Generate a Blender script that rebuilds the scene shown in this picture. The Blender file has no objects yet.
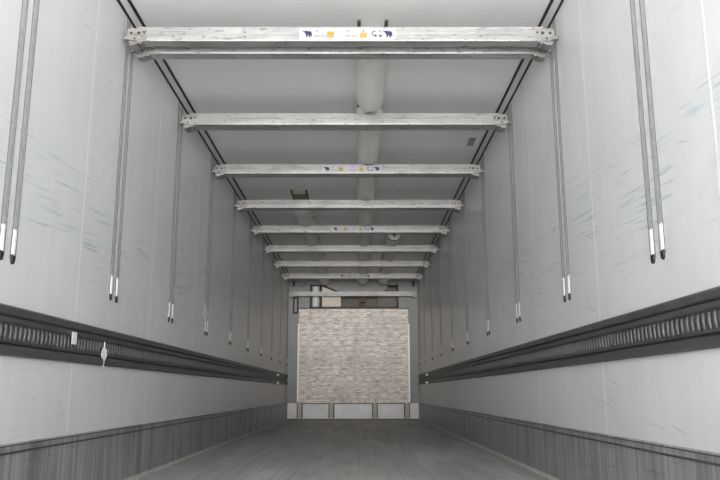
import bpy, bmesh, math, random
from mathutils import Vector, Matrix
random.seed(7)
sc = bpy.context.scene
COL = sc.collection
PI = math.pi

# ------------------------------------------------------------------ camera, light, exposure
CX, CZ, PITCH, YAW = 0.09626, 0.49543, 0.20187, 0.00244
cd = bpy.data.cameras.new('camera'); cam = bpy.data.objects.new('camera', cd); COL.objects.link(cam)
cam.location = (CX, 0, CZ)
cam.rotation_euler = (PI/2 + PITCH, 0, -YAW)
cam.rotation_euler = (Matrix.Rotation(-YAW, 4, 'Z') @ Matrix.Rotation(PI/2 + PITCH, 4, 'X') @ Matrix.Rotation(-0.00117, 4, 'Z')).to_euler()
cd.sensor_width = 36; cd.lens = 743.42/720*36; cd.clip_start = 0.02; cd.clip_end = 200
sc.camera = cam

w = bpy.data.worlds.new('overcast_sky'); sc.world = w; w.use_nodes = True
nt = w.node_tree; bg = nt.nodes['Background']
# bright hazy sky over a sunlit pale yard: strongest towards the horizon
def _wn(t, **k):
    x = nt.nodes.new(t)
    for a_, v_ in k.items(): setattr(x, a_, v_)
    return x
_tc = _wn('ShaderNodeTexCoord'); _sp = _wn('ShaderNodeSeparateXYZ'); nt.links.new(_tc.outputs['Generated'], _sp.inputs[0])
_mr = _wn('ShaderNodeMapRange'); _mr.inputs[1].default_value = -1; _mr.inputs[2].default_value = 1; nt.links.new(_sp.outputs[2], _mr.inputs[0])
_cr = _wn('ShaderNodeValToRGB'); nt.links.new(_mr.outputs[0], _cr.inputs[0])
WORLD = [(0.0, 10, (.985, .985, .985)), (.30, 10, (.985, .985, .985)), (.42, 10.0, (.985, .985, .985)), (.50, 4.5, (.98, .985, .99)), (.54, 2.6, (.97, .99, 1)), (.62, 1.6, (.93, .97, 1)), (1.0, 1.0, (.90, .96, 1))]
_el = _cr.color_ramp.elements
while len(_el) < len(WORLD): _el.new(.5)
for e_, (p_, k_, c_) in zip(_el, WORLD):
    e_.position = p_; e_.color = (*[k_/10*q for q in c_], 1)
# unseen bright patch added straight behind the camera to lift the far end
def _m(op, a_, b_):
    x = _wn('ShaderNodeMath', operation=op)
    for i_, v_ in enumerate((a_, b_)):
        if isinstance(v_, (int, float)): x.inputs[i_].default_value = v_
        else: nt.links.new(v_, x.inputs[i_])
    return x.outputs[0]
PATCH = 27.0
_ax = _wn('ShaderNodeMapRange', interpolation_type='SMOOTHSTEP'); nt.links.new(_m('ABSOLUTE', _sp.outputs[0], 0), _ax.inputs[0])
_ax.inputs[1].default_value = .09; _ax.inputs[2].default_value = .16; _ax.inputs[3].default_value = 1; _ax.inputs[4].default_value = 0
_az = _wn('ShaderNodeMapRange', interpolation_type='SMOOTHSTEP'); nt.links.new(_m('ABSOLUTE', _m('ADD', _sp.outputs[2], .05), 0), _az.inputs[0])
_az.inputs[1].default_value = .06; _az.inputs[2].default_value = .13; _az.inputs[3].default_value = 1; _az.inputs[4].default_value = 0
_f = _m('MULTIPLY', _m('MULTIPLY', _ax.outputs[0], _az.outputs[0]), _m('LESS_THAN', _sp.outputs[1], 0))
_mx = _wn('ShaderNodeMix', data_type='RGBA'); nt.links.new(_f, _mx.inputs[0]); nt.links.new(_cr.outputs[0], _mx.inputs[6])
_mx.inputs[7].default_value = (PATCH/10, PATCH/10*.97, PATCH/10*.935, 1)
nt.links.new(_mx.outputs[2], bg.inputs[0]); bg.inputs[1].default_value = 10.0
OPEN_Y = -2.0                     # plane of the open rear doors
ld = bpy.data.lights.new('door_portal', 'AREA'); ld.shape = 'RECTANGLE'; ld.size = 2.6; ld.size_y = 2.8
ld.cycles.is_portal = True
lo = bpy.data.objects.new('door_portal', ld); COL.objects.link(lo)
lo.location = (0, OPEN_Y - 0.05, 1.3); lo.rotation_euler = (PI/2, 0, 0)   # shines along +Y
vs = sc.view_settings
vs.view_transform = 'Standard'; vs.look = 'None'; vs.gamma = 1; vs.use_curve_mapping = False
vs.exposure = 1.13
sc.cycles.max_bounces = 24; sc.cycles.diffuse_bounces = 20; sc.cycles.glossy_bounces = 8
sc.cycles.use_denoising = True
sc.cycles.sample_clamp_indirect = 10

# ------------------------------------------------------------------ materials
class NG:
    def __init__(s, name, rough=.5, metal=0.0, spec=.5):
        m = bpy.data.materials.new(name); m.use_nodes = True; s.m = m; s.t = m.node_tree
        s.b = s.t.nodes['Principled BSDF']; s.b.inputs['Roughness'].default_value = rough
        s.b.inputs['Metallic'].default_value = metal; s.b.inputs['Specular IOR Level'].default_value = spec
        s.tc = s.t.nodes.new('ShaderNodeTexCoord').outputs['Object']
    def n(s, ty, **k):
        x = s.t.nodes.new(ty)
        for a, v in k.items(): setattr(x, a, v)
        return x
    def link(s, a, b): s.t.links.new(a, b)
    def map(s, scale, rot=(0, 0, 0), loc=(0, 0, 0), src=None):
        x = s.n('ShaderNodeMapping'); x.inputs['Scale'].default_value = scale
        x.inputs['Rotation'].default_value = rot; x.inputs['Location'].default_value = loc
        s.link(src or s.tc, x.inputs[0]); return x.outputs[0]
    def noise(s, vec, scale=1, detail=4, rough=.55):
        x = s.n('ShaderNodeTexNoise'); x.inputs['Scale'].default_value = scale
        x.inputs['Detail'].default_value = detail; x.inputs['Roughness'].default_value = rough
        s.link(vec, x.inputs['Vector']); return x.outputs['Fac']
    def rng(s, v, a, b, c=0.0, d=1.0):
        x = s.n('ShaderNodeMapRange'); x.inputs[1].default_value = a; x.inputs[2].default_value = b
        x.inputs[3].default_value = c; x.inputs[4].default_value = d; s.link(v, x.inputs[0]); return x.outputs[0]
    def ma(s, op, a, b=None, c=None):
        x = s.n('ShaderNodeMath', operation=op)
        for i, v in enumerate((a, b, c)):
            if v is None: continue
            if isinstance(v, (int, float)): x.inputs[i].default_value = v
            else: s.link(v, x.inputs[i])
        return x.outputs[0]
    def mix(s, f, a, b):
        x = s.n('ShaderNodeMix', data_type='RGBA')
        for i, v in ((0, f), (6, a), (7, b)):
            if isinstance(v, (int, float)): x.inputs[i].default_value = v
            elif isinstance(v, tuple): x.inputs[i].default_value = (*v, 1)
            else: s.link(v, x.inputs[i])
        return x.outputs[2]
    def sep(s, src=None):
        x = s.n('ShaderNodeSeparateXYZ'); s.link(src or s.tc, x.inputs[0]); return x.outputs
    def col(s, c):
        if isinstance(c, tuple): s.b.inputs['Base Color'].default_value = (*c, 1)
        else: s.link(c, s.b.inputs['Base Color'])
    def bump(s, h, strength=.3, dist=.01):
        x = s.n('ShaderNodeBump'); x.inputs['Strength'].default_value = strength
        x.inputs['Distance'].default_value = dist; s.link(h, x.inputs['Height'])
        s.link(x.outputs[0], s.b.inputs['Normal'])

def plain(name, c, rough=.5, metal=0.0, var=.0, sc_=20):
    g = NG(name, rough, metal)
    if var:
        f = g.noise(g.map((1, 1, 1)), sc_, 4)
        g.col(g.mix(g.rng(f, .3, .7), tuple(x*(1-var) for x in c), tuple(min(1, x*(1+var)) for x in c)))
    else: g.col(c)
    return g.m

def mat_wall(name, seed):
    g = NG(name, .36, 0, .45)
    base = g.mix(g.rng(g.noise(g.map((1, .8, 1.4), loc=(seed, 0, 0)), 1.6, 5), .3, .7), (.70, .712, .722), (.765, .775, .78))
    o = g.sep()
    r1 = g.map((1, 1, 1), rot=(-.07, 0, 0)); r2 = g.map((1, 1, 1), rot=(-.20, 0, 0)); r3 = g.map((1, 1, 1), rot=(-1.25, 0, 0))
    # bluish diagonal rub streaks, in a loose band at waist to head height
    st = g.rng(g.noise(g.map((1, 2.6, 75), loc=(seed, seed, 0), src=r1), 1.0, 5, .55), .56, .66)
    patch = g.rng(g.noise(g.map((1, 1, 2.2), loc=(seed*2, 3, 0), src=r1), 1.7, 3), .44, .56)
    band = g.ma('MULTIPLY', g.rng(o[2], .95, 1.15), g.rng(o[2], 1.75, 1.40))
    f = g.ma('MULTIPLY', g.ma('MULTIPLY', st, patch), band)
    c = g.mix(g.ma('MULTIPLY', f, .62), base, (.26, .41, .50))
    # fine grey scuffs at two slants
    for src, sc2, th, am in ((r2, (1, 3, 60), .645, .42), (r3, (1, 7, 70), .665, .5), (r1, (1, 1.4, 90), .64, .3)):
        s2 = g.ma('MULTIPLY', g.rng(g.noise(g.map(sc2, loc=(0, seed*3, 1), src=src), 1.0, 5, .6), th-.02, th+.03), g.rng(g.noise(g.map((1, 1, 1), loc=(seed, th*50, 0)), 2.6, 3), .50, .60))
        c = g.mix(g.ma('MULTIPLY', s2, am), c, (.34, .34, .335))
    # dust film in upright runs
    dirt = g.ma('MULTIPLY', g.rng(g.noise(g.map((1, 6, .5)), 2, 6), .35, .7), .25)
    c = g.mix(dirt, c, (.60, .585, .555))
    # panel joints every 1.245 m
    fr = g.ma('FRACT', g.ma('DIVIDE', g.ma('ADD', o[1], -3.49+1.245*8+.6225), 1.245))
    j = g.rng(g.ma('ABSOLUTE', g.ma('SUBTRACT', fr, .5)), .0045, .0085, 1, 0)
    c = g.mix(g.ma('MULTIPLY', j, .75), c, (.90, .90, .90))
    g.col(c)
    g.bump(g.ma('ADD', g.ma('MULTIPLY', j, .3), g.ma('MULTIPLY', g.noise(g.tc, 2.5, 2), .8)), .25, .008)
    return g.m

def mat_ceiling():
    g = NG('ceiling_white_panel', .45, 0, .4)
    c = g.mix(g.rng(g.noise(g.map((1, .6, 1)), 2.2, 5), .3, .7), (.83, .83, .82), (.89, .89, .88))
    s2 = g.rng(g.noise(g.map((9, 30, 1), rot=(0, 0, .25)), 1.5, 5, .6), .72, .77)
    c = g.mix(g.ma('MULTIPLY', s2, .4), c, (.5, .5, .49))
    g.col(c); g.bump(g.noise(g.tc, 2, 2), .15, .01)
    return g.m

def mat_floor():
    g = NG('floor_textured_board', .5, 0, .5)
    a = g.noise(g.map((1.2, .25, 1)), 3, 6, .6)
    c = g.mix(g.rng(a, .3, .7), (.31, .303, .295), (.50, .49, .477))
    sm = g.rng(g.noise(g.map((2, .35, 1), loc=(4, 0, 0)), 1.6, 5, .6), .52, .68)
    c = g.mix(g.ma('MULTIPLY', sm, .5), c, (.66, .65, .63))
    dk = g.rng(g.noise(g.map((3, .5, 1), loc=(9, 2, 0)), 2.4, 5, .6), .56, .70)
    c = g.mix(g.ma('MULTIPLY', dk, .5), c, (.25, .24, .23))
    sx = g.noise(g.map((34, .5, 1), loc=(2, 2, 0)), 1.0, 5, .7)
    c = g.mix(g.ma('MULTIPLY', g.rng(sx, .5, .68), .5), c, (.20, .195, .185))
    sy = g.noise(g.map((22, .35, 1), loc=(7, 2, 0)), 1.0, 5, .7)
    c = g.mix(g.ma('MULTIPLY', g.rng(sy, .55, .7), .5), c, (.72, .70, .68))
    o = g.sep()
    wx = g.ma('SINE', g.ma('MULTIPLY', o[0], 2*PI/.022)); wy = g.ma('SINE', g.ma('MULTIPLY', o[1], 2*PI/.022))
    pr = g.ma('MULTIPLY', wx, wy)
    g.col(g.mix(g.ma('MULTIPLY', g.rng(pr, .1, .8), .30), c, (.80, .78, .75)))
    g.bump(pr, .7, .0025)
    return g.m

def mat_kick():
    g = NG('kick_plate_aluminium', .42, .45)
    v = g.noise(g.map((1, 22, .7)), 1.5, 8, .8)
    c = g.mix(g.rng(v, .3, .7), (.17, .175, .182), (.66, .67, .685))
    d = g.rng(g.noise(g.map((1, 5, .7), loc=(1, 7, 0)), 1.4, 5), .5, .68)
    c = g.mix(g.ma('MULTIPLY', d, .55), c, (.14, .14, .14))
    h = g.rng(g.noise(g.map((1, 1.3, 34), rot=(.03, 0, 0)), 1.8, 5), .62, .72)
    c = g.mix(g.ma('MULTIPLY', h, .5), c, (.12, .12, .12))
    g.col(c); g.link(g.rng(v, .2, .8, .30, .55), g.b.inputs['Roughness'])
    g.bump(g.noise(g.map((1, 3, 1)), 3, 3), .25, .008)
    return g.m

def mat_alu(name, lo_, hi_, rough, metal, dirt=(.12, .11, .10), amt=.8, lines=60):
    g = NG(name, rough, metal)
    oi = g.n('ShaderNodeObjectInfo')
    add = g.n('ShaderNodeVectorMath', operation='ADD')
    mu = g.n('ShaderNodeVectorMath', operation='SCALE'); mu.inputs[0].default_value = (37, 11, 5)
    g.link(oi.outputs['Random'], mu.inputs['Scale']); g.link(g.tc, add.inputs[0]); g.link(mu.outputs[0], add.inputs[1])
    s = add.outputs[0]
    c = g.mix(g.rng(g.noise(g.map((3, 6, lines*.4), src=s), 1, 6), .3, .7), lo_, hi_)
    a = g.rng(g.noise(g.map((26, 40, 75), src=s), 1, 3, .6), .61, .65)
    c = g.mix(g.ma('MULTIPLY', a, amt), c, dirt)
    b = g.rng(g.noise(g.map((7, 15, 170), src=s), 1, 4, .6), .60, .66)
    c = g.mix(g.ma('MULTIPLY', b, amt*.8), c, dirt)
    w_ = g.rng(g.noise(g.map((3, 9, 9), src=s), 1, 6, .65), .50, .66)
    c = g.mix(g.ma('MULTIPLY', w_, amt*.45), c, tuple(.5*q for q in lo_))
    g.col(c)
    return g.m

def mat_plank():
    g = NG('return_air_panel_face', .55, .1)
    o = g.sep()
    v = g.noise(g.map((8, 1, 30)), 1.0, 7, .7)
    c = g.mix(g.rng(v, .38, .58), (.36, .31, .28), (.97, .90, .84))
    pt = g.rng(g.noise(g.map((6, 1, 7)), 1.3, 6, .75), .44, .60)
    c = g.mix(g.ma('MULTIPLY', pt, .55), c, (.93, .87, .82))
    gy = g.rng(g.noise(g.map((1.3, 1, 1.2), loc=(3, 0, 1)), 1.2, 3), .5, .66)
    c = g.mix(g.ma('MULTIPLY', gy, .4), c, (.44, .43, .41))
    dots = g.rng(g.noise(g.map((11, 1, 22), loc=(5, 0, 2)), 1.3, 5, .75), .60, .68)
    c = g.mix(g.ma('MULTIPLY', dots, .9), c, (.15, .12, .10))
    up = g.rng(g.noise(g.map((16, 1, 2), loc=(8, 0, 2)), 1.3, 4, .7), .55, .68)
    c = g.mix(g.ma('MULTIPLY', up, .4), c, (.36, .32, .29))
    # horizontal plank joints
    fr = g.ma('FRACT', g.ma('DIVIDE', o[2], .107))
    j = g.rng(g.ma('ABSOLUTE', g.ma('SUBTRACT', fr, .5)), .03, .07, 1, 0)
    c = g.mix(g.ma('MULTIPLY', j, .4), c, (.28, .25, .23))
    g.col(c); g.bump(g.ma('SUBTRACT', v, j), .4, .004)
    return g.m

M = {
 'wall_l': mat_wall('side_wall_panel_near', 1.7), 'wall_r': mat_wall('side_wall_panel_far', 5.1),
 'ceil': mat_ceiling(), 'floor': mat_floor(), 'kick': mat_kick(),
 'kick_rib': mat_alu('kick_plate_lip', (.10, .10, .105), (.17, .17, .18), .45, .6),
 'beam': mat_alu('scuffed_aluminium', (.31, .308, .304), (.43, .427, .42), .45, .3, amt=.9),
 'fit': mat_alu('cast_end_metal', (.22, .215, .205), (.42, .405, .385), .5, .45),
 'dark': plain('dark_steel', (.07, .065, .06), .5, .4, .3),
 'rivet': plain('rivet_dark', (.05, .045, .04), .5, .3),
 'track': mat_alu('track_aluminium', (.52, .52, .515), (.62, .62, .615), .36, .35, amt=.3),
 'cover': plain('bright_sleeve', (.93, .93, .93), .3, 0),
 'black': plain('black_rubber', (.012, .012, .012), .55),
 'corn': plain('cornice_white', (.70, .70, .69), .4, 0, .03, 4),
 'rail': mat_alu('rail_dark_metal', (.065, .068, .072), (.105, .109, .114), .45, .3, amt=.3),
 'rib': mat_alu('rail_rib_metal', (.15, .154, .158), (.21, .214, .218), .4, .5, amt=.3),
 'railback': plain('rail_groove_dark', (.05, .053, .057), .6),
 'white': plain('paper_white', (.85, .85, .84), .6),
 'stick': plain('sticker_white', (.43, .435, .46), .45),
 'blue': plain('emblem_blue', (.008, .010, .06), .5),
 'yellow': plain('pictogram_yellow', (.42, .29, .05), .5),
 'brown': plain('pictogram_brown', (.20, .12, .03), .5),
 'ink': plain('ink_grey', (.07, .07, .09), .6), 'inkd': plain('ink_black', (.04, .04, .06), .6),
 'duct': plain('duct_fabric', (.80, .785, .75), .85, 0, .05, 6),
 'bulk': plain('bulkhead_grey', (.27, .28, .285), .5, 0, .05, 3),
 'bulkk': plain('bulkhead_kick', (.52, .525, .53), .45, .2, .08, 6),
 'plank': mat_plank(),
 'leg': plain('bracket_worn', (.50, .45, .42), .55, .1, .2, 30),
 'edge': plain('bright_edge', (.97, .97, .95), .25),
 'recess': plain('recess_brown', (.19, .175, .155), .7, 0, .1, 4),
 'beige': plain('fan_shroud_beige', (.80, .72, .62), .6, 0, .06, 8),
 'cyl': plain('pipe_white', (.82, .82, .80), .4),
 'rust': plain('rusty_red', (.10, .045, .035), .6), 'seal': plain('floor_sealant', (.45, .44, .41), .6, 0, .1, 9),
 'sealgrey': plain('track_seal_grey', (.17, .17, .17), .6), 'olive': plain('olive_strip', (.20, .18, .10), .7), 'plate': plain('ceiling_plate_grey', (.30, .30, .29), .5),
}

# ------------------------------------------------------------------ geometry helpers
class MB:
    def __init__(s): s.v, s.f, s.mi = [], [], []
    def add(s, vs_, fs, mi=0):
        o = len(s.v); s.v += [tuple(x) for x in vs_]; s.f += [tuple(i+o for i in q) for q in fs]; s.mi += [mi]*len(fs); return s
    def box(s, x0, x1, y0, y1, z0, z1, mi=0):
        return s.add([(x0,y0,z0),(x1,y0,z0),(x1,y1,z0),(x0,y1,z0),(x0,y0,z1),(x1,y0,z1),(x1,y1,z1),(x0,y1,z1)],
                     [(0,3,2,1),(4,5,6,7),(0,1,5,4),(1,2,6,5),(2,3,7,6),(3,0,4,7)], mi)
    def prism(s, prof, axis, a, b, mi=0):
        """extrude a closed 2D profile along an axis: x -> (y,z), y -> (x,z), z -> (x,y)"""
        n = len(prof); vs_ = []
        for t in (a, b):
            for p, q in prof:
                vs_.append({'x': (t, p, q), 'y': (p, t, q), 'z': (p, q, t)}[axis])
        fs = [(i, (i+1) % n, n+(i+1) % n, n+i) for i in range(n)] + [tuple(range(n-1, -1, -1)), tuple(range(n, 2*n))]
        return s.add(vs_, fs, mi)
    def cyl(s, c, r, ax, L, n=12, mi=0):
        prof = [(math.cos(2*PI*i/n)*r, math.sin(2*PI*i/n)*r) for i in range(n)]
        k = {'x': (1, 2, 0), 'y': (0, 2, 1), 'z': (0, 1, 2)}[ax]
        return s.prism([(c[k[0]]+p, c[k[1]]+q) for p, q in prof], ax, c[k[2]]-L/2, c[k[2]]+L/2, mi)
    def build(s, name, mats, parent=None, bevel=0, smooth=False, loc=None):
        me = bpy.data.meshes.new(name); me.from_pydata(s.v, [], s.f)
        for m in (mats if isinstance(mats, (list, tuple)) else [mats]): me.materials.append(M[m])
        for p, i in zip(me.polygons, s.mi): p.material_index = i; p.use_smooth = smooth
        bm = bmesh.new(); bm.from_mesh(me); bmesh.ops.recalc_face_normals(bm, faces=bm.faces)
        if bevel: bmesh.ops.bevel(bm, geom=list(bm.edges), offset=bevel, segments=2, profile=.7, affect='EDGES', clamp_overlap=True)
        bm.to_mesh(me); bm.free()
        o = bpy.data.objects.new(name, me); COL.objects.link(o)
        if loc: o.location = loc
        if parent: o.parent = parent
        return o
def tag(o, label, cat, group=None):
    o['label'] = label; o['category'] = cat
    if group: o['group'] = group
    return o
def struct(o): o['kind'] = 'structure'; return o
def empty(name, loc=(0, 0, 0)):
    o = bpy.data.objects.new(name, None); COL.objects.link(o); o.location = loc; return o
KIDS = {}
def kids(o): return [c for c in bpy.data.objects if c.parent == o]
def copy_tree(o, parent=None):
    c = o.copy(); COL.objects.link(c)
    if parent: c.parent = parent
    for ch in kids(o): copy_tree(ch, c)
    return c

W = 1.23; H = 2.63; L = 14.11; Y0 = OPEN_Y
# ------------------------------------------------------------------ setting
struct(MB().box(-W-.05, W+.05, Y0, L+.5, -.12, 0).build('floor', 'floor'))
struct(MB().box(-W-.06, W+.06, Y0, L+.5, H, H+.08).build('ceiling', 'ceil'))
struct(MB().box(-W-.06, -W, Y0, L+.5, 0, H).build('wall_left', 'wall_l'))
struct(MB().box(W, W+.06, Y0, L+.5, 0, H).build('wall_right', 'wall_r'))
# front wall with an opening for the cooling unit
OX0, OX1, OZ0, OZ1 = -.822, .858, 2.06, 2.505
b = MB()
b.box(-W, OX0, L, L+.06, 0, H).box(OX1, W, L, L+.06, 0, H).box(OX0, OX1, L, L+.06, 0, OZ0).box(OX0, OX1, L, L+.06, OZ1, H)
struct(b.build('wall_front', 'bulk'))
b = MB(); b.box(OX0-.02, OX1+.02, L+.42, L+.46, OZ0-.02, OZ1+.04)
b.box(OX0-.04, OX0-.001, L+.06, L+.42, OZ0, OZ1).box(OX1+.001, OX1+.04, L+.06, L+.42, OZ0, OZ1)
b.box(OX0, OX1, L+.06, L+.42, OZ0-.03, OZ0).box(OX0, OX1, L+.06, L+.42, OZ1, OZ1+.03)
struct(b.build('trim_1', 'recess'))
# roof corner profiles with their black seals
for s, nm in ((-1, 'left'), (1, 'right')):
    side = 'left' if s < 0 else 'right'
    b = MB().prism([(s*(W-.001), 2.618), (s*1.180, 2.627), (s*1.180, H), (s*(W-.001), H)], 'y', Y0, L-.002)
    struct(b.build('trim_2' if s < 0 else 'trim_3', 'corn'))
    b = MB().prism([(s*(W-.0005), 2.6185), (s*(W-.0005), 2.606), (s*(W-.004), 2.606), (s*(W-.010), 2.617)], 'y', Y0, L-.002)
    struct(b.build('trim_4' if s < 0 else 'trim_5', 'black'))
    b = MB().prism([(s*1.181, 2.6215), (s*1.166, 2.6215), (s*1.166, H-.0005), (s*1.181, H-.0005)], 'y', Y0, L-.002)
    struct(b.build('trim_6' if s < 0 else 'trim_7', 'black'))
    # kick plates
    t = MB().prism([(s*W, 0), (s*(W-.012), 0), (s*(W-.012), .262), (s*(W-.012), .300), (s*W, .306)], 'y', Y0, L-.002).build('baseboard_'+side, 'kick')
    struct(t)
    b = MB().box(*sorted((s*(W-.012), s*(W-.0155))), Y0, L-.004, .268, .276)
    b.box(*sorted((s*(W-.012), s*(W-.0145))), Y0, L-.004, .296, .301)
    b.build('lip', 'kick_rib', t)
    MB().prism([(s*(W-.0118), .0), (s*(W-.03), .0), (s*(W-.0118), .018)], 'y', Y0, L-.004).build('sealant', 'seal', t)

# ------------------------------------------------------------------ side rails
def rail(s):
    X = lambda d: s*(W-d)
    def P(b, prof, mi=0): return b.prism([(X(d), z) for d, z in prof], 'y', Y0+.02, 14.05, mi)
    b = MB()
    P(b, [(0, .818), (.010, .818), (.020, .810), (.020, .787), (.013, .781), (0, .781)])       # top flange
    P(b, [(0, .632), (.010, .630), (.020, .637), (.020, .664), (.013, .670), (0, .670)])       # bottom flange
    P(b, [(0, .775), (.016, .775), (.016, .757), (.010, .750), (0, .750)])
    P(b, [(0, .690), (.016, .690), (.016, .679), (0, .679)])
    r = b.build('lashing_rail', 'rail')
    side = 'left' if s < 0 else 'right'
    tag(r, f'long dark grey ribbed metal rail running along the {side} trailer wall', 'rail', None)
    MB().box(*sorted((X(0), X(.003))), Y0+.02, 14.05, .670, .781).build('groove_back', 'railback', r)
    b = MB(); y = Y0+.05; pit = .041
    while y < 14.0:
        # rounded rib, narrower at half height
        zs = (.692, .700, .721, .742, .749); ws = (.018, .0155, .0105, .0155, .018); ds = (.004, .0065, .0075, .0065, .004)
        vs_ = []; fs = []
        for z, ww, d in zip(zs, ws, ds):
            vs_ += [(X(.003), y-ww*.74, z), (X(d), y-ww*.42, z), (X(d), y+ww*.42, z), (X(.003), y+ww*.74, z)]
        for k in range(4):
            for j in range(3): fs.append((4*k+j, 4*k+j+1, 4*k+j+5, 4*k+j+4))
        fs += [(0, 1, 2, 3), (16, 17, 18, 19)]
        b.add(vs_, fs); y += pit
    b.build('corrugated_strip', 'rib', r)
    for z0 in (.765, .640):
        c = MB().box(*sorted((X(.0205), X(.045))), 12.12, 12.26, z0-.008, z0+.018).box(*sorted((X(.0205), X(.028))), 12.05, 12.33, z0, z0+.010)
        c.build('end_clip', 'cover', r, bevel=.003)['label'] = 'bright white clip'
    return r
rail(-1); rail(1)

# ------------------------------------------------------------------ vertical tracks (pairs in each wall)
def track(s):
    x = lambda d: s*(W-d)
    z0, z1 = .975, 2.604
    prof = [(x(0), -.020), (x(.0012), -.020), (x(.0012), -.015), (x(.0022), -.010), (x(.0030), -.004), (x(.0030), .004), (x(.0022), .010), (x(.0012), .015), (x(.0012), .020), (x(0), .020)]
    t = MB().prism(prof, 'z', z0+.02, z1).build('decking_track', 'track')
    g = MB()
    for sy in (-1, 1): g.box(*sorted((x(.0002), x(.0032))), *sorted((sy*.0195, sy*.0235)), z0+.02, z1-.001)
    g.build('edge_seal', 'sealgrey', t)
    prof2 = [(x(.001), -.015), (x(.0045), -.013), (x(.0075), -.006), (x(.0075), .006), (x(.0045), .013), (x(.001), .015)]
    MB().prism(prof2, 'z', z0+.035, z0+.135).build('sleeve', 'cover', t)['label'] = 'bright white end sleeve'
    b = MB()
    n = 8; pr = [(-.016, z0+.036)] + [(-.016*math.cos(PI*i/n), z0+.018-.018*math.sin(PI*i/n)) for i in range(n+1)] + [(.016, z0+.036)]
    k = len(pr)
    vs_ = [(x(.0), p, q) for p, q in pr] + [(x(.007), p*.8, q+.002) for p, q in pr]
    b.add(vs_, [(i, (i+1) % k, k+(i+1) % k, k+i) for i in range(k)] + [tuple(range(k)), tuple(range(k, 2*k))])
    b.build('end_stop', 'black', t)['label'] = 'black rubber end stop'
    return t
ordn = ['first', 'second', 'third', 'fourth', 'fifth', 'sixth', 'seventh', 'eighth', 'ninth', 'tenth']
DP = [2.807 + 1.2445*k for k in range(9)] + [13.97]
protoL, protoR = track(-1), track(1); used = set()
for s, proto in ((-1, protoL), (1, protoR)):
    side = 'left' if s < 0 else 'right'
    for k, D in enumerate(DP):
        for j, dy in enumerate((-.095, 0)):
            t = proto if proto not in used else copy_tree(proto)
            used.add(proto)
            t.location = (0, D+dy, 0)
            nf = ('nearer', 'farther')[j]
            tag(t, f'vertical metal track in the {side} wall, {nf} one of the {ordn[k]} pair from the camera', 'track', f'vertical decking tracks in the {side} wall')

# ------------------------------------------------------------------ cross beams
def text(body, size, x, z, y, parent, mat='ink'):
    cu = bpy.data.curves.new('lettering', 'FONT'); cu.body = body; cu.size = size; cu.align_x = 'CENTER'; cu.extrude = .0002
    o = bpy.data.objects.new('tmp', cu); COL.objects.link(o)
    dg = bpy.context.evaluated_depsgraph_get(); me = bpy.data.meshes.new_from_object(o.evaluated_get(dg))
    bpy.data.objects.remove(o); me.materials.clear(); me.materials.append(M[mat])
    me.transform(Matrix.Translation((x, y, z)) @ Matrix.Rotation(PI/2, 4, 'X'))
    t = bpy.data.objects.new('lettering', me); COL.objects.link(t); t.parent = parent; return t
BHW = 1.19
def beam_mesh():
    # (y,z) profile, front face at y=-.045, height .085
    return [(-.045, .0425), (-.045, .006), (-.0435, .004), (-.0435, .000), (-.045, -.002), (-.045, -.036), (-.043, -.0425), (.083, -.0425), (.085, -.036), (.085, .0425), (.076, .0425), (.070, .036), (-.030, .036), (-.036, .0425)]
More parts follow.
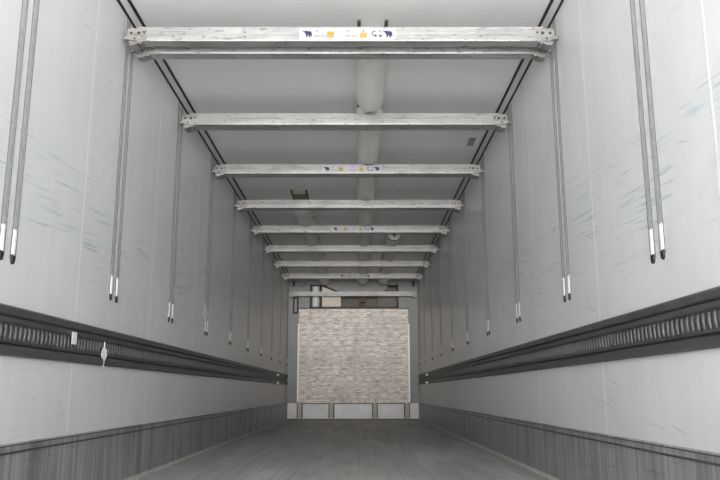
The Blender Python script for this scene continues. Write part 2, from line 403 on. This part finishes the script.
def make_beam(stick):
    e = MB().prism(beam_mesh(), 'x', -BHW+.05, BHW-.05).build('load_bar', 'beam')
    for s in (-1, 1):
        xs = lambda a, c: sorted((s*a, s*c))
        f = MB()
        # cast end: a plate, a slanted jaw and the tongue that enters the track
        pr = [(s*(BHW-.105), .030), (s*(BHW-.012), .036), (s*(BHW+.002), .022), (s*(BHW+.002), -.030), (s*(BHW-.018), -.040), (s*(BHW-.105), -.040)]
        f.prism(pr, 'y', -.0475, .087)
        f.box(*xs(BHW-.035, 1.2245), .0, .030, -.018, .002)
        ft = f.build('end_fitting', 'fit', e, bevel=.002)
        g = MB()
        g.prism([(s*(BHW-.085), -.040), (s*(BHW-.070), -.055), (s*(BHW-.052), -.050), (s*(BHW-.040), -.062), (s*(BHW-.010), -.064), (s*(BHW-.004), -.040)], 'y', -.030, .070)
        g.cyl((s*(BHW-.045), .02, -.052), .009, 'y', .115)
        g.build('latch', 'fit', ft)
        for i, (dx, dz, r) in enumerate(((.020, .004, .0085), (.062, .004, .0095), (.092, .008, .006), (.04, -.028, .006))):
            MB().cyl((s*(BHW-dx), -.0485, dz), r, 'y', .004, 10).build('rivet', 'rivet', ft)
    if stick:
        y = -.0462
        st = MB().box(-.232, .305, y, -.0449, -.033, .033).build('sticker_strip', 'stick', e)
        st['label'] = 'white sticker strip with blue animal emblems and yellow load pictograms'
        beast = [(-.5, .42), (-.44, .22), (-.30, .14), (-.20, .02), (-.16, -.16), (-.12, -.42), (.0, -.42), (.02, -.20), (.14, -.16), (.18, -.42), (.32, -.42), (.34, -.14),
                 (.42, -.34), (.5, -.30), (.48, .10), (.40, .26), (.22, .32), (.02, .30), (-.08, .40), (-.20, .32), (-.34, .32), (-.42, .34)]
        for cx in (-.187, .262):
            MB().prism([(cx+px*.052, pz*.052) for px, pz in beast], 'y', y-.0006, y).build('emblem', 'blue', st)
        for cx, up in ((-.06, 1), (.124, 0)):
            q = MB().prism([(cx-.021, -.024), (cx-.016, .016 if up else .008), (cx+.023, .014 if up else .008), (cx+.021, -.024)], 'y', y-.0006, y)
            q.box(cx-.017, cx+.019, y-.0009, y-.0005, -.0205, -.0185, 1).box(cx-.015, cx+.020, y-.0009, y-.0005, -.006, -.0045, 1)
            if up:
                for i in range(4): q.cyl((cx-.012+i*.009, y-.0008, .003), .0033, 'y', .0006, 8, 1)
            else: q.box(cx-.003, cx+.006, y-.0009, y, .012, .024, 1)
            q.build('pictogram', ['yellow', 'brown'], st)
        for cx in (-.118, .055):
            text('PC', .019, cx-.012, .008, y-.0006, st); text('1000 daN', .0175, cx, -.018, y-.0006, st)
        q = MB(); n = 14
        for i in range(n):       # open round arrow
            a0 = .9+i*4.3/n; a1 = .9+(i+1)*4.3/n; r0, r1 = .010, .0155
            q.prism([(.187+math.cos(a)*r, .002+math.sin(a)*r) for a, r in ((a0, r0), (a0, r1), (a1, r1), (a1, r0))], 'y', y-.0006, y)
        q.prism([(.187-.002, -.020), (.187+.018, -.013), (.187+.006, -.002)], 'y', y-.0006, y)
        q.build('arrow_mark', 'inkd', st)
        q = MB().cyl((.221, y-.0003, -.012), .0085, 'y', .0006, 12)
        for i in range(10):
            a0 = i*2*PI/10; a1 = (i+1)*2*PI/10
            q.prism([(.221+math.cos(a)*r*1.2, .015+math.sin(a)*r) for a, r in ((a0, .004), (a0, .0065), (a1, .0065), (a1, .004))], 'y', y-.0006, y)
        q.build('pin_mark', 'ink', st)
    return e
B_plain, B_stick = make_beam(False), make_beam(True)
first = set()
def beam(y, z, st, label, tilt=0):
    p = B_stick if st else B_plain
    o = p if p not in first else copy_tree(p)
    first.add(p); o.location = (0, y, z); o.rotation_euler.y = tilt; o.scale = (1, 1, 1)
    tag(o, label, 'bar', 'cross bars under the ceiling'); return o
ZB = 2.4575
beam(3.867, ZB, True, 'scuffed aluminium cross bar nearest the camera, with white sticker strip').scale.y = .6
beam(4.019, ZB-.002, False, 'aluminium cross bar tight behind the nearest one, showing below it').scale.y = .6
for k in range(2, 9):
    lab = {2: 'plain aluminium cross bar alone in front of the square ceiling plate', 3: 'aluminium cross bar with sticker strip, next behind the square ceiling plate',
           4: 'plain aluminium cross bar just behind the front end of the left-hand air duct', 5: 'aluminium cross bar with sticker strip just before the open duct mouth',
           6: 'plain aluminium cross bar just behind the open duct mouth', 7: 'plain aluminium cross bar, next in front of the farthest stickered one',
           8: 'farthest stickered aluminium cross bar, small, before the grey front wall'}[k]
    beam(DP[k]-.092, ZB-(.004 if k > 3 else 0), k in (3, 5, 8), lab)
beam(13.925, 2.305, False, 'lowest aluminium cross bar, in front of the cooling unit opening')

# ------------------------------------------------------------------ fabric air ducts on the ceiling
def duct(name, cx, ya, yb, label, mouth=False, lead=.17):
    e = empty(name, (cx, ya, H)); nseg = int((yb-ya)/.022); n = 14
    vs_, fs = [], []
    bys = [d-.072 for d in DP[:9]] + [4.02]
    for i in range(nseg+1):
        y = ya+(yb-ya)*i/nseg
        dmin = min(abs(y-q) for q in bys)
        k_ = 1.0 if dmin > .20 else (0.0 if dmin < .085 else math.sqrt(1-((.20-dmin)/.115)**2))   # lies pinched over every beam
        if i == 0 and not mouth: k_ = 0
        depth = .100+.062*k_; hw = .048+.054*k_
        for j in range(n+1):
            a = PI*j/n
            vs_.append((-hw*math.copysign(abs(math.cos(a))**.75, math.cos(a)), y-ya, -.010-(depth-.010)*math.sin(a)**.85))
        vs_.append((hw*.9, y-ya, -.004)); vs_.append((-hw*.9, y-ya, -.004))
    m = n+3
    for i in range(nseg):
        for j in range(m):
            a, c = i*m+j, i*m+(j+1) % m
            fs.append((a, c, c+m, a+m))
    if not mouth: fs.append(tuple(range(m)))
    fs.append(tuple(range(nseg*m, nseg*m+m)))
    MB().add(vs_, fs).build('duct_tube', 'duct', e, smooth=True)
    for s in (-1, 1):
        MB().box(s*.080-.010, s*.080+.010, -lead, yb-ya, -.012, -.0005).build('mounting_strip', 'dark', e)
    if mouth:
        # dark sheet across the flared mouth, standing in for the shade inside the hose
        MB().prism([(-.075, -.012), (.075, -.012), (.0, -.115)], 'y', -.004, -.001).build('mouth_shade', 'railback', e)
        MB().prism([(-.098, -.012), (-.098, -.02), (-.085, -.10), (-.04, -.15), (.04, -.15), (.085, -.10), (.098, -.02), (.098, -.012), (.075, -.012), (.0, -.115), (-.075, -.012)], 'y', -.03, -.004).build('mouth_cuff', 'duct', e)
    tag(e, label, 'air duct', 'fabric air ducts along the ceiling'); return e
duct('air_duct', .182, 4.17, 13.9, 'long pale fabric air duct down the middle of the ceiling, nearest to the camera')
d = duct('air_duct', -.545, 8.12, 13.9, 'pale fabric air duct left of the long middle one, starting at an olive strip', lead=.38)
MB().box(-.07, .07, -.22, -.004, -.010, -.001).build('end_panel', 'olive', d)
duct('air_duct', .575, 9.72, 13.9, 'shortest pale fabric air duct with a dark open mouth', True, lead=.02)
# small square plate on the ceiling
p = MB().box(1.050, 1.108, 6.03, 6.25, H-.010, H-.0004).build('ceiling_plate', 'plate', bevel=.003)
tag(p, 'small grey rectangular plate on the ceiling near the black roof seal', 'plate')
MB().box(1.054, 1.104, 6.028, 6.040, H-.016, H-.0101).build('latch', 'dark', p)

# ------------------------------------------------------------------ front wall fittings
yb = L
e = empty('bulkhead_panel', (0, L-.09, 0))
BX0, BX1, BZ0, BZ1 = -1.037, 1.052, .298, 2.035
MB().box(BX0+.012, BX1-.012, 0, .05, BZ0, BZ1).build('panel_face', 'plank', e, bevel=.004)
for x0 in (BX0, BX1-.022): MB().box(x0, x0+.026, -.016, .05, BZ0+.02, 1.76).build('side_edge', 'edge', e, bevel=.003)['label'] = 'bright bare metal edge'
MB().box(BX0, BX1, -.004, .055, BZ1, BZ1+.020).build('top_edge', 'dark', e)
for x in (-.985, -.400, .402, .995):
    lg = MB().box(x-.035, x+.035, .005, .045, .028, BZ0-.001)
    lg.box(x-.052, x-.035, .030, .088, .028, BZ0-.001, 1).box(x+.035, x+.052, .030, .088, .028, BZ0-.001, 1)
    lg.build('leg', ['leg', 'rust'], e)
MB().box(BX0, BX1, .03, .088, BZ0-.016, BZ0-.001).build('bottom_channel', 'dark', e)
tag(e, 'large worn pale planked return-air panel on four short brackets at the front wall', 'panel')
t = MB().box(-W+.013, W-.013, L-.003, L-.0002, .0, .296).build('baseboard_front', 'bulkk'); struct(t)
MB().box(-W+.013, W-.013, L-.006, L-.003, .0, .012).build('seal_line', 'black', t)

c = empty('cooling_unit', (0, L, 0))
b = MB()
for x in (OX0+.010, -.615, OX1-.010): b.box(x-.014, x+.014, -.030, -.001, OZ0, OZ1)
b.box(OX0, -.50, -.030, -.001, OZ1-.024, OZ1).box(.64, OX1, -.030, -.001, OZ1-.024, OZ1).box(OX0, OX1, -.030, -.001, OZ0, OZ0+.026)
b.build('frame', 'black', c)['label'] = 'black edge frame'
# hood between the two outlets, with slanted ends
b = MB().prism([(-.56, OZ1-.012), (-.24, 2.365), (.58, 2.365), (.68, OZ1-.012), (.68, OZ1+.09), (-.56, OZ1+.09)], 'y', -.028, -.001); b.build('hood', 'bulk', c)
MB().cyl((-.72, .10, (OZ0+OZ1)/2), .075, 'z', OZ1-OZ0-.01, 24).build('pipe', 'cyl', c, smooth=False)['label'] = 'white upright pipe'
MB().prism([(-.595, OZ0+.027), (-.235, OZ0+.027), (-.235, 2.33), (-.58, OZ1-.03), (-.595, OZ1-.03)], 'y', .02, .16).build('outlet_shroud', 'beige', c)['label'] = 'beige outlet box with sloping top'
MB().prism([(.46, OZ0+.027), (.83, OZ0+.027), (.83, OZ1-.03), (.68, OZ1-.03), (.46, 2.36)], 'y', .10, .2).build('outlet_panel', 'recess', c)
MB().box(.155, .235, .03, .09, 2.18, 2.33).box(.12, .15, .04, .07, 2.10, 2.28).box(.135, .225, .04, .08, 2.09, 2.12).build('valve', 'rust', c, bevel=.004)['label'] = 'rust red fitting'
tag(c, 'black framed cooling unit opening above the planked panel', 'cooling unit')

f = MB()
fx0, fx1, fz0, fz1 = -1.145, -1.04, 1.955, 2.275
f.box(fx0, fx1, L-.02, L-.0005, fz0, fz0+.030).box(fx0, fx1, L-.02, L-.0005, fz1-.030, fz1).box(fx0, fx0+.030, L-.02, L-.0005, fz0+.030, fz1-.030).box(fx1-.030, fx1, L-.02, L-.0005, fz0+.030, fz1-.030)
f = f.build('document_holder', 'black'); tag(f, 'small upright black framed holder beside the top corner of the planked panel', 'holder')
MB().box(fx0+.030, fx1-.030, L-.012, L-.0006, fz0+.030, fz1-.030).build('insert', 'bulk', f)
for x, l in ((-1.135, 'left'), (1.150, 'right')):
    v = MB().box(x-.024, x+.024, L-.022, L-.0005, 2.475, 2.575).build('wall_block', 'black', bevel=.004)  # plain black blocks, they give no light
    tag(v, f'tiny black block high on the front wall, {l} one of two', 'block', 'black blocks on the front wall')
# hook ring on the front wall
b = MB(); n = 20; R0 = .058
for i in range(n):
    a0 = PI+i*PI*1.15/n; a1 = PI+(i+1)*PI*1.15/n
    b.prism([(-.985+math.cos(a)*r, 2.535+math.sin(a)*r) for a, r in ((a0, R0), (a0, R0+.010), (a1, R0+.010), (a1, R0))], 'y', L-.012, L-.0005)
tag(b.build('cable_loop', 'dark'), 'thin dark curved cable loop high on the front wall', 'cable')

# ------------------------------------------------------------------ paper tags on the left wall
def paper(prof, x0, x1, yc, zc, label, tilt=0):
    ca, sa = math.cos(tilt), math.sin(tilt)
    pr = [(p*ca-q*sa, p*sa+q*ca) for p, q in prof]
    b = MB().add([(x0, p, q) for p, q in pr]+[(x1, p, q) for p, q in pr],
                 [tuple(range(len(pr))), tuple(range(len(pr), 2*len(pr)))] + [(i, (i+1) % len(pr), len(pr)+(i+1) % len(pr), len(pr)+i) for i in range(len(pr))])
    o = b.build('paper_tag', 'white', loc=(0, yc, zc)); tag(o, label, 'tag', None); return o
paper([(-.028, -.028), (.028, -.028), (.028, .028), (-.028, .028)], -W+.0150, -W+.0175, 3.455, .741, 'small square white sticker on the left dark ribbed rail')
dia = [(0, -.062), (.007, -.032), (.034, -.006), (.022, .022), (.006, .034), (.003, .064), (-.003, .064), (-.006, .034), (-.028, .012), (-.030, -.012), (-.006, -.032)]
paper([(p*1.25, q) for p, q in dia], -W+.0170, -W+.0205, 3.868, .688, 'small white diamond tag hanging on the left dark ribbed rail')
paper([(p*3.0, q*1.5) for p, q in dia], -W+.022, -W+.0245, 6.34, 1.155, 'white diamond tag hanging at the lower end of a left wall track', .1)
